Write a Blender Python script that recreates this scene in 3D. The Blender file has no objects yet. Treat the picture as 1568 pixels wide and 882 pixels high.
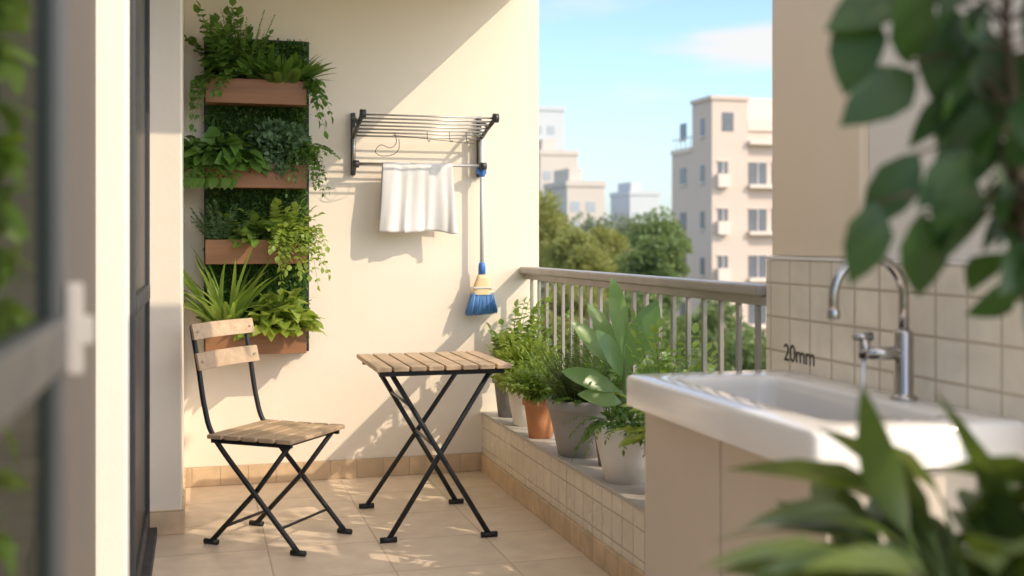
import bpy, math, random
import numpy as np
from mathutils import Vector, Matrix
random.seed(7); rng=np.random.default_rng(7)
S=bpy.context.scene
COL=S.collection
# ------------------------------------------------------------------ materials
class NT:
    def __init__(s,name):
        s.m=bpy.data.materials.new(name); s.m.use_nodes=True
        s.t=s.m.node_tree; s.n=s.t.nodes; s.l=s.t.links
        s.b=s.n['Principled BSDF']; s.out=s.n['Material Output']
    def new(s,typ,**k):
        x=s.n.new(typ)
        for a,b in k.items(): setattr(x,a,b)
        return x
    def math(s,op,a,b=None,c=None):
        x=s.n.new('ShaderNodeMath'); x.operation=op
        for i,v in enumerate((a,b,c)):
            if v is None: continue
            if isinstance(v,(int,float)): x.inputs[i].default_value=v
            else: s.l.new(v,x.inputs[i])
        return x.outputs[0]
    def mix(s,f,a,b,mode='MIX'):
        x=s.n.new('ShaderNodeMix'); x.data_type='RGBA'; x.blend_type=mode
        for i,v in ((0,f),(6,a),(7,b)):
            if isinstance(v,(int,float)): x.inputs[i].default_value=v
            elif isinstance(v,tuple): x.inputs[i].default_value=(*v[:3],1)
            else: s.l.new(v,x.inputs[i])
        return x.outputs[2]
    def noise(s,scale,detail=4,vec=None,rough=.55):
        x=s.n.new('ShaderNodeTexNoise'); x.inputs['Scale'].default_value=scale
        x.inputs['Detail'].default_value=detail; x.inputs['Roughness'].default_value=rough
        if vec is not None: s.l.new(vec,x.inputs['Vector'])
        return x.outputs['Fac']
    def pos(s): return s.n.new('ShaderNodeNewGeometry').outputs['Position']
    def maprange(s,v,a,b,c,d,smooth=False):
        x=s.n.new('ShaderNodeMapRange'); s.l.new(v,x.inputs[0])
        if smooth: x.interpolation_type='SMOOTHSTEP'
        for i,q in enumerate((a,b,c,d)): x.inputs[i+1].default_value=q
        return x.outputs[0]
    def bump(s,h,strength,dist):
        x=s.n.new('ShaderNodeBump'); x.inputs['Strength'].default_value=strength
        x.inputs['Distance'].default_value=dist; s.l.new(h,x.inputs['Height'])
        s.l.new(x.outputs[0],s.b.inputs['Normal'])
    def col(s,c):
        if isinstance(c,tuple): s.b.inputs['Base Color'].default_value=(*c,1)
        else: s.l.new(c,s.b.inputs['Base Color'])
    def rough(s,r):
        if isinstance(r,(int,float)): s.b.inputs['Roughness'].default_value=r
        else: s.l.new(r,s.b.inputs['Roughness'])
def dk(c,f): return tuple(min(x*f,.93) for x in c)
def m_plain(name,c,r=.5,metal=0,var=.12,scale=6,bump=.0,bs=60):
    t=NT(name); p=t.pos(); n=t.noise(scale,5,p)
    t.col(t.mix(n,dk(c,1-var),dk(c,1+var))); t.b.inputs['Metallic'].default_value=metal
    t.rough(t.maprange(t.noise(scale*2.3,4,p),.3,.7,max(r-.07,0.02),r+.07))
    if bump: t.bump(t.noise(bs,4,p),bump,.004)
    return t.m
def m_wall(name,c):
    t=NT(name); p=t.pos()
    a=t.noise(1.1,5,p); b=t.noise(14,4,p)
    cc=t.mix(a,dk(c,.94),dk(c,1.04)); cc=t.mix(t.maprange(b,.3,.75,0,.3),cc,dk(c,.94))
    t.col(cc); t.rough(.85)
    h=t.math('ADD',t.noise(90,5,p),t.math('MULTIPLY',t.noise(9,3,p),1.2)); t.bump(h,.16,.004)
    return t.m
def m_tile(name,ax,size,c,g,w=.02,rough=.25,var=.08,off=(0,0),bump=.5,mott=.1):
    t=NT(name); p=t.pos(); sp=t.new('ShaderNodeSeparateXYZ'); t.l.new(p,sp.inputs[0])
    sz=size if isinstance(size,tuple) else (size,size)
    u=t.math('DIVIDE',t.math('ADD',sp.outputs[ax[0]],50+off[0]),sz[0]); v=t.math('DIVIDE',t.math('ADD',sp.outputs[ax[1]],50+off[1]),sz[1])
    pu=t.math('MULTIPLY',t.math('PINGPONG',u,.5),sz[0]); pv=t.math('MULTIPLY',t.math('PINGPONG',v,.5),sz[1])
    e=t.math('MINIMUM',pu,pv)
    mask=t.maprange(e,w*.5,w*.5+.0015,0,1,True)
    cv=t.new('ShaderNodeCombineXYZ'); t.l.new(t.math('FLOOR',u),cv.inputs[0]); t.l.new(t.math('FLOOR',v),cv.inputs[1])
    wn=t.new('ShaderNodeTexWhiteNoise'); t.l.new(cv.outputs[0],wn.inputs['Vector'])
    tc=t.mix(wn.outputs['Value'],dk(c,1-var),dk(c,1+var))
    n=t.noise(9,6,p); tc=t.mix(t.maprange(n,.35,.75,0,1),tc,dk(c,1-mott*1.6))
    gg=t.mix(t.noise(12,4,p),dk(g,.8),dk(g,1.15))
    t.col(t.mix(mask,gg,tc))
    t.rough(t.math('ADD',t.math('MULTIPLY',t.math('SUBTRACT',1.0,mask),.5),t.maprange(n,.3,.7,rough-.06,rough+.1)))
    hh=t.math('ADD',t.maprange(e,w*.4,w*.5+.004,0,1,True),t.math('MULTIPLY',t.noise(14,2,p),.25)); t.bump(hh,bump,.003)
    return t.m
def m_wood(name,c,axis,scale=30,rough=.5):
    t=NT(name); tc=t.new('ShaderNodeTexCoord'); mp=t.new('ShaderNodeMapping')
    sc=[scale]*3; sc[axis]=scale*.06; mp.inputs['Scale'].default_value=sc
    t.l.new(tc.outputs['Object'],mp.inputs[0]); n=t.noise(1,8,mp.outputs[0],.65)
    rnd=t.n.new('ShaderNodeNewGeometry').outputs['Random Per Island']
    cc=t.mix(t.maprange(n,.3,.7,0,1),dk(c,.66),dk(c,1.15)); cc=t.mix(t.math('MULTIPLY',rnd,.5),cc,dk(c,.62))
    t.col(cc); t.rough(rough); t.bump(n,.3,.002); return t.m
def m_leaf(name,c,c2,rough=.42,trans=.35,tc=None):
    t=NT(name); g=t.n.new('ShaderNodeNewGeometry'); r=g.outputs['Random Per Island']
    n=t.noise(25,3,g.outputs['Position'])
    f=t.math('ADD',t.math('MULTIPLY',r,.75),t.math('MULTIPLY',n,.3))
    cc=t.mix(f,c,c2); t.col(cc); t.rough(rough)
    tr=t.new('ShaderNodeBsdfTranslucent'); t.l.new(t.mix(.5,cc,tc or (c2[0]*1.8,c2[1]*1.7,c2[2]*.8)),tr.inputs[0])
    mx=t.new('ShaderNodeMixShader'); mx.inputs[0].default_value=trans
    t.l.new(t.b.outputs[0],mx.inputs[1]); t.l.new(tr.outputs[0],mx.inputs[2]); t.l.new(mx.outputs[0],t.out.inputs[0])
    return t.m
def m_glass_dark(name):
    t=NT(name); t.col((.03,.032,.034)); t.rough(.3); t.b.inputs['IOR'].default_value=1.12
    return t.m
def m_tinted(name):
    t=NT(name); tr=t.new('ShaderNodeBsdfTransparent'); tr.inputs[0].default_value=(.58,.61,.58,1)
    gl=t.new('ShaderNodeBsdfGlossy'); gl.inputs['Roughness'].default_value=.08; gl.inputs[0].default_value=(.8,.8,.8,1)
    mx=t.new('ShaderNodeMixShader'); mx.inputs[0].default_value=.03
    t.l.new(tr.outputs[0],mx.inputs[1]); t.l.new(gl.outputs[0],mx.inputs[2]); t.l.new(mx.outputs[0],t.out.inputs[0]); return t.m
WALL=m_wall('cream_wall_paint',(.88,.795,.67))
WHITE_WALL=m_wall('white_wall_paint',(.88,.83,.75))
PILLAR=m_wall('beige_wall_paint',(.87,.74,.56))
SHADEW=m_wall('shaded_wall_paint',(.13,.115,.10))  # near side wall: its shade is put into this dark colour
FLOOR=m_tile('beige_floor_tile',(0,1),(.45,.45),(.78,.64,.49),(.58,.46,.34),.005,.38,.05,(.12,.2),.3,.1)
LEDGE=m_tile('ledge_tile',(1,2),(.108,.108),(.86,.78,.65),(.50,.42,.33),.004,.22,.04,(0,.092-.0),.4)
SPLASH=m_tile('backsplash_tile',(1,2),(.118,.105),(.91,.83,.69),(.56,.47,.35),.005,.14,.04,(0,.12),.5)
SKIRT=m_tile('travertine_skirting',(0,2),(.14,.9),(.70,.52,.33),(.48,.37,.25),.004,.45,.12,(0,0.3),.3,.2)
SKIRTY=m_tile('travertine_skirting_side',(1,2),(.14,.9),(.70,.52,.33),(.48,.37,.25),.004,.45,.12,(0,0.3),.3,.2)
CAP=m_plain('ledge_stone_cap',(.50,.47,.43),.45,0,.12,12,.2)
RAIL=m_plain('grey_beige_rail_paint',(.36,.33,.30),.38,.15,.06,5,.05)
DARKM=m_plain('dark_metal_paint',(.025,.027,.03),.42,.3,.2,20,.1)
DOORF=m_plain('dark_door_frame',(.045,.048,.053),.6,.0,.1,8)
DOORG=m_plain('grey_door_frame',(.085,.09,.095),.4,.3,.08,8)
GLASS=m_glass_dark('dark_window_glass')
TGLASS=m_tinted('tinted_glass')
STEEL=m_plain('brushed_steel',(.62,.62,.61),.22,1,.06,20)
CHROME=m_plain('chrome',(.46,.44,.42),.16,1,.04,10)
ALU=m_plain('dryer_aluminium',(.50,.49,.47),.35,.7,.05,30)
CERAM=m_plain('white_ceramic',(.88,.85,.80),.12,0,.015,5)
CAB=m_plain('greige_cabinet_laminate',(.60,.525,.44),.38,0,.02,3)
GAPM=m_plain('cabinet_shadow_gap',(.06,.05,.045),.8,0,.1,3)
BLACKP=m_plain('dark_grey_plastic',(.04,.043,.047),.4,0,.15,30)
BLUE=m_plain('blue_plastic',(.05,.18,.52),.45,0,.15,60)
BRIST=m_plain('blue_bristle',(.12,.30,.62),.5,0,.25,90)
YEL=m_plain('cream_yellow_plastic',(.76,.60,.34),.5,0,.08,30)
WHITEP=m_plain('white_plastic',(.66,.69,.72),.35,0,.03,10)
CLOTH=m_plain('white_cotton',(.83,.82,.81),.95,0,.03,30,.7,900)
PLANK=m_wood('planter_wood',(.33,.155,.07),0,22,.5)
TABW=m_wood('table_teak',(.62,.45,.29),1,40,.55)
SOIL=m_plain('potting_soil',(.035,.022,.014),.95,0,.5,120,1,150)
POTG=m_plain('grey_pot',(.38,.36,.34),.6,0,.12,8,.2)
POTD=m_plain('dark_grey_pot',(.21,.20,.19),.6,0,.12,8,.2)
POTW=m_plain('white_pot',(.84,.80,.73),.4,0,.04,6,.1)
TERRA=m_plain('terracotta',(.58,.25,.11),.75,0,.15,10,.25)
MOSSB=m_plain('moss_backing',(.03,.07,.015),.9,0,.5,60,1,80)
BARK=m_plain('bark',(.10,.07,.045),.9,0,.3,30,.8,40)
STEM=m_plain('green_stem',(.12,.19,.05),.6,0,.2,30)
L_MOSS=m_leaf('leaf_moss',(.04,.11,.018),(.11,.22,.04),.6,.3)
L_MD=m_leaf('leaf_mid',(.05,.13,.02),(.16,.29,.055))
L_LT=m_leaf('leaf_light',(.12,.24,.035),(.30,.42,.10),.4,.4)
L_BL=m_leaf('leaf_bluegreen',(.065,.15,.075),(.17,.28,.14),.6,.25)
L_YG=m_leaf('leaf_yellowgreen',(.17,.28,.035),(.37,.46,.11),.4,.42)
L_RM=m_leaf('leaf_rosemary',(.07,.135,.035),(.18,.25,.08),.55,.3)
L_BIG=m_leaf('leaf_broad',(.10,.22,.06),(.23,.37,.13),.28,.3)
L_FG=m_leaf('leaf_glossy_dark',(.015,.05,.014),(.05,.11,.022),.42,.28)
L_FG2=m_leaf('leaf_glossy_mid',(.03,.07,.014),(.13,.18,.04),.38,.3)
T_OL=m_leaf('tree_leaf_olive',(.18,.22,.07),(.35,.37,.14),.8,.35)  # tree leaf colours lightened to carry the haze of distance
T_GR=m_leaf('tree_leaf_green',(.10,.17,.065),(.22,.29,.12),.8,.35)
T_DK=m_leaf('tree_leaf_deep',(.15,.20,.15),(.25,.29,.21),.8,.3)
# ------------------------------------------------------------------ mesh tools
class MB:
    def __init__(s): s.v=[]; s.f=[]; s.mi=[]; s.sm=[]
    def add(s,v,f,mi=0,sm=False):
        o=len(s.v); s.v+= [tuple(q) for q in v]
        for q in f: s.f.append(tuple(i+o for i in q)); s.mi.append(mi); s.sm.append(sm)
    def box(s,x0,x1,y0,y1,z0,z1,mi=0,M=None):
        v=[Vector(q) for q in ((x0,y0,z0),(x1,y0,z0),(x1,y1,z0),(x0,y1,z0),(x0,y0,z1),(x1,y0,z1),(x1,y1,z1),(x0,y1,z1))]
        if M is not None: v=[M@q for q in v]
        s.add(v,[(0,3,2,1),(4,5,6,7),(0,1,5,4),(1,2,6,5),(2,3,7,6),(3,0,4,7)],mi)
    def tube(s,pts,r,n=10,mi=0,flat=None):
        pts=[Vector(p) for p in pts]; k=len(pts)
        rs=r if isinstance(r,(list,tuple)) else [r]*k
        T=[]
        for i in range(k):
            a=pts[max(i-1,0)]; b=pts[min(i+1,k-1)]; T.append((b-a).normalized())
        up=Vector((0,0,1)) if abs(T[0].z)<.9 else Vector((0,1,0))
        nrm=(up-T[0]*up.dot(T[0])).normalized(); V=[];F=[]
        for i in range(k):
            nrm=(nrm-T[i]*nrm.dot(T[i])).normalized(); bn=T[i].cross(nrm)
            for j in range(n):
                a=2*math.pi*j/n; V.append(pts[i]+(nrm*math.cos(a)+bn*math.sin(a)*(flat or 1))*rs[i])
        for i in range(k-1):
            for j in range(n): F.append((i*n+j,i*n+(j+1)%n,(i+1)*n+(j+1)%n,(i+1)*n+j))
        F.append(tuple(reversed(range(n)))); F.append(tuple((k-1)*n+j for j in range(n)))
        s.add(V,F,mi,True)
    def lathe(s,c,prof,n=40,mi=0,mis=None):
        V=[];F=[]
        for r,z in prof:
            for j in range(n):
                a=2*math.pi*j/n; V.append((c[0]+r*math.cos(a),c[1]+r*math.sin(a),c[2]+z))
        k=len(prof)
        o=len(s.v); s.v+=V
        for i in range(k-1):
            for j in range(n):
                s.f.append(tuple(q+o for q in (i*n+j,i*n+(j+1)%n,(i+1)*n+(j+1)%n,(i+1)*n+j))); s.mi.append(mis[i] if mis else mi); s.sm.append(True)
        s.f.append(tuple(o+q for q in reversed(range(n)))); s.mi.append(mis[0] if mis else mi); s.sm.append(False)
        s.f.append(tuple(o+(k-1)*n+j for j in range(n))); s.mi.append(mis[-1] if mis else mi); s.sm.append(False)
    def obj(s,name,mats,parent=None,bevel=0,seg=2,solid=0,sub=0):
        me=bpy.data.meshes.new(name); off=Vector(parent.location) if parent else Vector((0,0,0))
        me.from_pydata([tuple(Vector(q)-off) for q in s.v],[],s.f)
        for m in (mats if isinstance(mats,list) else [mats]): me.materials.append(m)
        me.polygons.foreach_set('material_index',s.mi); me.polygons.foreach_set('use_smooth',s.sm); me.update()
        o=bpy.data.objects.new(name,me); COL.objects.link(o)
        if parent: o.parent=parent
        if bevel:
            b=o.modifiers.new('b','BEVEL'); b.width=bevel; b.segments=seg; b.limit_method='ANGLE'; b.angle_limit=math.radians(40)
            b.harden_normals=False
        if solid:
            b=o.modifiers.new('s','SOLIDIFY'); b.thickness=solid; b.offset=0
        return o
def grp(name,loc=(0,0,0)):
    e=bpy.data.objects.new(name,None); e.location=loc; e.empty_display_size=.1; COL.objects.link(e); return e
def boxo(name,x0,x1,y0,y1,z0,z1,mat,parent=None,bevel=0):
    m=MB(); m.box(x0,x1,y0,y1,z0,z1); return m.obj(name,mat,parent,bevel)
def spline(pts,n=8):
    P=[Vector(p) for p in pts]; P=[P[0]*2-P[1]]+P+[P[-1]*2-P[-2]]; out=[]
    for i in range(1,len(P)-2):
        for k in range(n):
            t=k/n; a,b,c,d=P[i-1],P[i],P[i+1],P[i+2]
            out.append(.5*((2*b)+(c-a)*t+(2*a-5*b+4*c-d)*t*t+(3*b-a-3*c+d)*t**3))
    out.append(P[-2]); return out
# ------------------------------------------------------------------ foliage
PROF={'oval':[(0,.05),(.12,.5),(.35,1),(.6,.92),(.82,.52),(1,.02)],
      'lance':[(0,.12),(.2,.7),(.45,1),(.7,.75),(.88,.36),(1,.02)],
      'strap':[(0,.8),(.25,1),(.5,.9),(.75,.6),(.9,.3),(1,.02)],
      'quad':[(0,.3),(.5,1),(1,.15)],
      'paddle':[(0,.14),(.15,.2),(.35,.7),(.6,1),(.82,.75),(.94,.35),(1,.03)]}
def nz(a): return a/np.maximum(np.linalg.norm(a,axis=-1,keepdims=True),1e-9)
class Fol:
    def __init__(s): s.P=[];s.D=[];s.N=[];s.L=[];s.W=[];s.B=[]; s.st=MB()
    def leaf(s,p,d,L,W,bend=.25,roll=.4,n=None):
        d=np.array(d,float); d/=max(np.linalg.norm(d),1e-6)
        if n is None:
            n=np.array((0,0,1.))+rng.normal(0,roll,3)
        n=np.array(n,float); n=n-d*n.dot(d); n/=max(np.linalg.norm(n),1e-6)
        s.P.append(tuple(p)); s.D.append(d); s.N.append(n); s.L.append(L); s.W.append(W); s.B.append(bend)
    def many(s,P,D,L,W,bend=.2,roll=.5):
        P=np.asarray(P); D=nz(np.asarray(D)); n=len(P)
        N=np.array([[0,0,1.]])+rng.normal(0,roll,(n,3)); N=nz(N-D*(N*D).sum(1,keepdims=True))
        s.P+=list(P); s.D+=list(D); s.N+=list(N); s.L+=list(L); s.W+=list(W); s.B+=[bend]*n
    def bush(s,c,rad,n,L,W,bend=.2,low=.35,roll=.5,jit=.5,updir=.3):
        v=nz(rng.normal(0,1,(n,3))); r=low+(1-low)*rng.random((n,1))**.6
        P=np.array(c)+v*r*np.array(rad); D=v+rng.normal(0,jit,(n,3))+np.array((0,0,updir))
        s.many(P,D,L*rng.uniform(.6,1.2,n),W*rng.uniform(.6,1.2,n),bend,roll)
    def frond(s,b,d,L,droop,pairs,ll,lw,start=.2,r=.0015,fwd=.6,taper=True,bend=.2,tip=True):
        b=np.array(b,float); d=np.array(d,float); d/=np.linalg.norm(d)
        pt=lambda t: b+d*L*t+np.array((0,0,-droop*L*t*t))
        s.st.tube([pt(t) for t in np.linspace(0,1,6)],[r*(1.2-.8*t) for t in np.linspace(0,1,6)],5)
        for i in range(pairs):
            t=start+(1-start)*(i+.5)/pairs; tg=d*L+np.array((0,0,-2*droop*L*t)); tg/=np.linalg.norm(tg)
            sd=np.cross(tg,(0,0,1)); sd/=max(np.linalg.norm(sd),1e-4)
            k=(1-.6*abs(t-.45)) if taper else 1
            for sg in (-1,1):
                dd=sd*sg+tg*fwd+rng.normal(0,.18,3)
                s.leaf(pt(t),dd,ll*k*random.uniform(.8,1.15),lw*k*random.uniform(.8,1.15),bend,.35)
        if tip: s.leaf(pt(1),tg,ll,lw,bend,.3)
    def sprigs(s,b,n,L,spread,pairs,ll,lw,droop=.2,lean=(0,0),start=.2,sr=.03,fwd=.6,r=.0015,bend=.2):
        for i in range(n):
            a=2*math.pi*(i+random.random()*.8)/n; q=spread*random.uniform(.15,1)
            d=(math.cos(a)*q+lean[0],math.sin(a)*q+lean[1],1)
            s.frond((b[0]+math.cos(a)*sr*q,b[1]+math.sin(a)*sr*q,b[2]),d,L*random.uniform(.65,1.1),droop*random.uniform(.5,1.5),pairs,ll,lw,start,r,fwd,bend=bend)
    def build(s,name,mat,parent=None,prof='oval',fold=.12,stem=STEM):
        P=np.array(s.P);D=np.array(s.D);N=np.array(s.N);L=np.array(s.L)[:,None];W=np.array(s.W)[:,None];B=np.array(s.B)[:,None]
        off=np.array(parent.location) if parent else np.zeros(3)
        SD=np.cross(D,N); pr=PROF[prof]; k=len(pr); n=len(P); cols=[]
        three = fold!=0
        for t,w in pr:
            c=P+D*L*(t-.12*B*t*t)-N*L*B*t*t
            if three:
                cols+= [c-SD*W*w*.5+N*W*w*fold, c, c+SD*W*w*.5+N*W*w*fold]
            else: cols+=[c-SD*W*w*.5,c+SD*W*w*.5]
        m=3 if three else 2
        V=np.stack(cols,1).reshape(-1,3)-off
        q=[]
        for i in range(k-1):
            for j in range(m-1): q.append((i*m+j,i*m+j+1,(i+1)*m+j+1,(i+1)*m+j))
        q=np.array(q); F=(np.arange(n)[:,None,None]*(k*m)+q[None]).reshape(-1,4)
        me=bpy.data.meshes.new(name); me.vertices.add(len(V)); me.vertices.foreach_set('co',V.astype(np.float32).ravel())
        me.loops.add(F.size); me.loops.foreach_set('vertex_index',F.ravel().astype(np.int32))
        me.polygons.add(len(F)); me.polygons.foreach_set('loop_start',np.arange(0,F.size,4,dtype=np.int32))
        me.polygons.foreach_set('use_smooth',np.ones(len(F),dtype=bool))
        me.update(calc_edges=True); me.validate(); me.materials.append(mat)
        o=bpy.data.objects.new(name,me); COL.objects.link(o)
        if parent: o.parent=parent
        if s.st.v: s.st.obj(name+'_stems',stem,parent)
        return o
def pot(name,x,y,z,rt,rb,h,mat,rim=True):
    g=grp(name,(x,y,z)); m=MB(); w=.012
    pr=[(rb,0),(rb+(rt-rb)*.5,h*.45),(rt-.002,h*.82)]
    if rim: pr+=[(rt+.006,h*.83),(rt+.009,h*.86),(rt+.009,h*.98),(rt+.005,h)]
    else: pr+=[(rt,h*.97),(rt-.003,h)]
    pr+=[(rt-w,h),(rt-w-.003,h*.9),(rt-w-.004,h*.88)]
    m.lathe((x,y,z),pr); m.obj('pot_body',mat,g)
    m=MB(); m.lathe((x,y,z),[(rt-w-.002,h*.87),(rt*.5,h*.9),(.005,h*.905)]); m.obj('soil',SOIL,g)
    return g
# ------------------------------------------------------------------ architecture
boxo('balcony_floor',-.9,1.86,-1.2,6.0,-.18,0,FLOOR)
boxo('back_wall',-.9,1.83,6.0,6.22,-.18,2.9,WALL)
boxo('wall_skirting',-.055,1.503,5.985,5.9995,.0005,.10,SKIRT,None,.003)
boxo('balcony_ceiling',-.9,1.755,4.15,5.998,2.66,2.86,WHITE_WALL)
g=grp('door_pilaster',(-.3,5.5,0))
boxo('pilaster_body',-.5,-.058,5.05,5.998,0,2.658,WALL,g,.006)
boxo('pilaster_skirting',-.5,-.048,5.04,5.983,.0005,.105,SKIRTY,g,.003)
g=grp('white_column',(-.4,3.7,0))
boxo('column_shaft',-.7,-.203,3.62,3.80,0,2.658,WHITE_WALL,g,.006)
boxo('side_wall',-.5,-.29,1.50,3.618,0,2.9,SHADEW)
# sliding doors
def sliding(name,X,y0,y1,mat,rail,t=.035,fw=.06,gm=None):
    g=grp(name,(X,(y0+y1)/2,0)); m=MB()
    m.box(X-t,X,y0,y0+fw,.04,2.6); m.box(X-t,X,y1-fw,y1,.04,2.6)
    m.box(X-t+.002,X-.002,y0+fw,y1-fw,.04,.12); m.box(X-t+.002,X-.002,y0+fw,y1-fw,2.52,2.6)
    m.box(X-t+.002,X+.004,y0+fw,y1-fw,rail-.03,rail+.03)
    m.obj('frame',mat,g,.003)
    boxo('glass',X-t*.6,X-t*.4,y0+fw-.005,y1-fw+.005,.1,2.54,gm or GLASS,g)
    boxo('track',X-t-.03,X+.03,y0,y1,.001,.038,mat,g,.003)
    return g
sliding('sliding_door',-.188,3.81,5.035,DOORF,1.04)
boxo('door_lintel',-.5,-.16,3.802,5.048,2.602,2.656,WHITE_WALL)
g=sliding('sliding_door',-.152,.55,1.485,DOORG,1.13,.03,.05,TGLASS)
m=MB(); m.box(-.150,-.132,1.445,1.475,1.09,1.20); m.box(-.150,-.12,1.45,1.47,1.125,1.16); m.obj('latch',POTG,g,.003)
g=grp('climbing_plant',(-.25,1.58,0)); F=Fol()
for k in range(2):
    m_=spline([(-.262+.012*k,1.56+.05*k,0),(-.255,1.56+.04*k,.8),(-.262+.01*k,1.57+.04*k,1.5),(-.255,1.57+.04*k,2.1)],10); F.st.tube(m_,.003,6)
    for p in m_[8:]:
        for j in range(11 if (1.12<p.z<1.38 or p.z>1.48) else 2):
            a=random.uniform(0,6.28); F.leaf(p,(math.cos(a)*.5,math.sin(a),random.uniform(-.7,.4)),random.uniform(.05,.075),random.uniform(.03,.045),.3)
F.build('foliage',L_LT,g)
# ledge
g=grp('tiled_ledge',(1.65,4.5,0))
boxo('ledge_body',1.506,1.85,1.9,5.998,0,.305,LEDGE,g)
boxo('ledge_cap',1.50,1.853,1.9,5.997,.3055,.322,CAP,g,.003)
boxo('ledge_skirting',1.493,1.5055,1.9,5.984,.0005,.095,SKIRTY,g,.003)
# railing
g=grp('balcony_railing',(1.755,4.6,.32)); m=MB()
m.box(1.715,1.80,3.252,5.998,1.075,1.112)
m.obj('top_rail',RAIL,g,.010,3)
m=MB(); m.box(1.742,1.768,3.252,5.998,1.045,1.0745); m.box(1.742,1.768,3.252,5.998,.37,.395)
y=3.32
while y<5.97:
    m.box(1.747,1.763,y-.009,y+.009,.3955,1.0445); y+=.135
for y in (3.9,5.2): m.box(1.744,1.766,y-.02,y+.02,.3225,.3695)
m.obj('balusters',RAIL,g,.002)
# right wall
g=grp('sink_wall',(1.85,2.6,0))
boxo('pillar',1.757,1.99,2.74,3.235,1.205,2.9,PILLAR,g,.006)
boxo('wall_panel',1.785,1.98,1.9,2.738,1.205,2.9,WHITE_WALL,g)
boxo('tiled_wall',1.745,1.985,1.9,3.25,.323,1.192,SPLASH,g,.003)
boxo('tile_trim',1.742,1.988,1.9,3.252,1.193,1.204,CERAM,g,.003)
cu=bpy.data.curves.new('wall_lettering','FONT'); cu.body='20mm'; cu.size=.075; cu.extrude=.0006; cu.materials.append(DARKM)
cu.space_character=.95
o=bpy.data.objects.new('wall_lettering',cu); COL.objects.link(o)
o.matrix_world=Matrix(((0,0,-1,1.7438),(-1,0,0,3.135),(0,1,0,.885),(0,0,0,1)))
# ------------------------------------------------------------------ sink unit
g=grp('utility_sink',(1.48,2.6,0))
def rr(x0,x1,y0,y1,r,z,n=7):
    out=[]
    for cx,cy,a0 in ((x1-r,y1-r,0),(x0+r,y1-r,90),(x0+r,y0+r,180),(x1-r,y0+r,270)):
        for i in range(n+1):
            a=math.radians(a0+90*i/n); out.append((cx+r*math.cos(a),cy+r*math.sin(a),z))
    return out
X0,X1,Y0,Y1=1.215,1.742,2.06,3.12
loops=[rr(X0+.03,X1-.01,Y0+.03,Y1-.03,.015,.772),rr(X0,X1,Y0,Y1,.02,.772),rr(X0,X1,Y0,Y1,.02,.848),rr(X0+.004,X1-.003,Y0+.004,Y1-.003,.02,.856),rr(X0+.012,X1-.01,Y0+.012,Y1-.01,.02,.860),
 rr(1.318,1.629,2.171,2.989,.06,.860),rr(1.326,1.622,2.179,2.981,.056,.857),rr(1.332,1.616,2.186,2.974,.052,.848),rr(1.337,1.611,2.191,2.969,.05,.83),rr(1.345,1.60,2.20,2.955,.05,.71),rr(1.352,1.593,2.21,2.945,.05,.68),rr(1.37,1.58,2.23,2.925,.05,.662),rr(1.41,1.55,2.30,2.86,.05,.655),rr(1.46,1.50,2.5,2.6,.015,.650)]
m=MB(); n=len(loops[0]); V=[p for l in loops for p in l]; F=[]
for i in range(len(loops)-1):
    for j in range(n): F.append((i*n+j,i*n+(j+1)%n,(i+1)*n+(j+1)%n,(i+1)*n+j))
F.append(tuple((len(loops)-1)*n+j for j in range(n)))
m.add(V,F,0,True); o=m.obj('basin_top',CERAM,g)
e=o.modifiers.new('e','EDGE_SPLIT'); e.split_angle=math.radians(60)
boxo('cabinet_body',1.285,1.744,2.10,3.085,.06,.771,GAPM,g)
boxo('plinth',1.31,1.744,2.12,3.07,0,.0595,POTD,g)
m=MB(); m.box(1.266,1.2845,2.597,3.088,.065,.762); m.box(1.266,1.2845,2.098,2.588,.065,.762); m.obj('doors',CAB,g,.002)
m=MB(); m.box(1.29,1.744,2.082,2.099,.065,.762); m.box(1.286,1.744,3.0855,3.092,.065,.762); m.obj('end_panel',CAB,g,.002)
m=MB(); c=Vector((1.601,2.46,.795))
ring=[c+Vector((0,.030*math.cos(a),.019*math.sin(a))) for a in np.linspace(0,2*math.pi,25)]
m.tube(ring,.0045,8); m.box(1.602,1.608,2.435,2.485,.781,.809,1)
for k in (-.012,0,.012): m.box(1.598,1.6015,2.46+k-.002,2.46+k+.002,.778,.812)
m.obj('overflow',[CHROME,DARKM],g)
m=MB(); m.lathe((1.48,2.55,.6505),[(.032,0),(.034,.003),(.028,.005),(.02,.002)],24); m.obj('drain',CHROME,g)
# faucet
f=grp('gooseneck_faucet',(1.685,2.42,.86)); m=MB(); bx,by=1.685,2.435
m.lathe((bx,by,.8602),[(.034,0),(.034,.007),(.026,.011),(.0235,.015),(.0235,.165),(.020,.170),(.014,.174)],28)
arc=[(bx,by,1.0),(bx,by,1.10)]+[(bx-.098+.098*math.cos(a),by,1.115+.098*math.sin(a)) for a in np.linspace(0,math.pi,17)]+[(bx-.196,by,1.10),(bx-.196,by,1.075)]
m.tube(arc,.013,14); m.lathe((bx-.196,by,1.062),[(.015,0),(.016,.004),(.016,.022),(.013,.026)],20)
m.tube([(bx,by,.975),(bx-.05,by,.975),(bx-.11,by,.978)],[.018,.016,.015],14)
m.tube([(bx-.11,by,.965),(bx-.11,by,1.012)],[.014,.014],14); m.tube([(bx-.138,by,1.018),(bx-.09,by,1.018)],[.009,.011],10)
m.obj('tap_body',CHROME,f)
t=NT('running_water'); t.col((.97,.98,1)); t.rough(.12); t.b.inputs['Transmission Weight'].default_value=.55; t.b.inputs['IOR'].default_value=1.33
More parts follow.
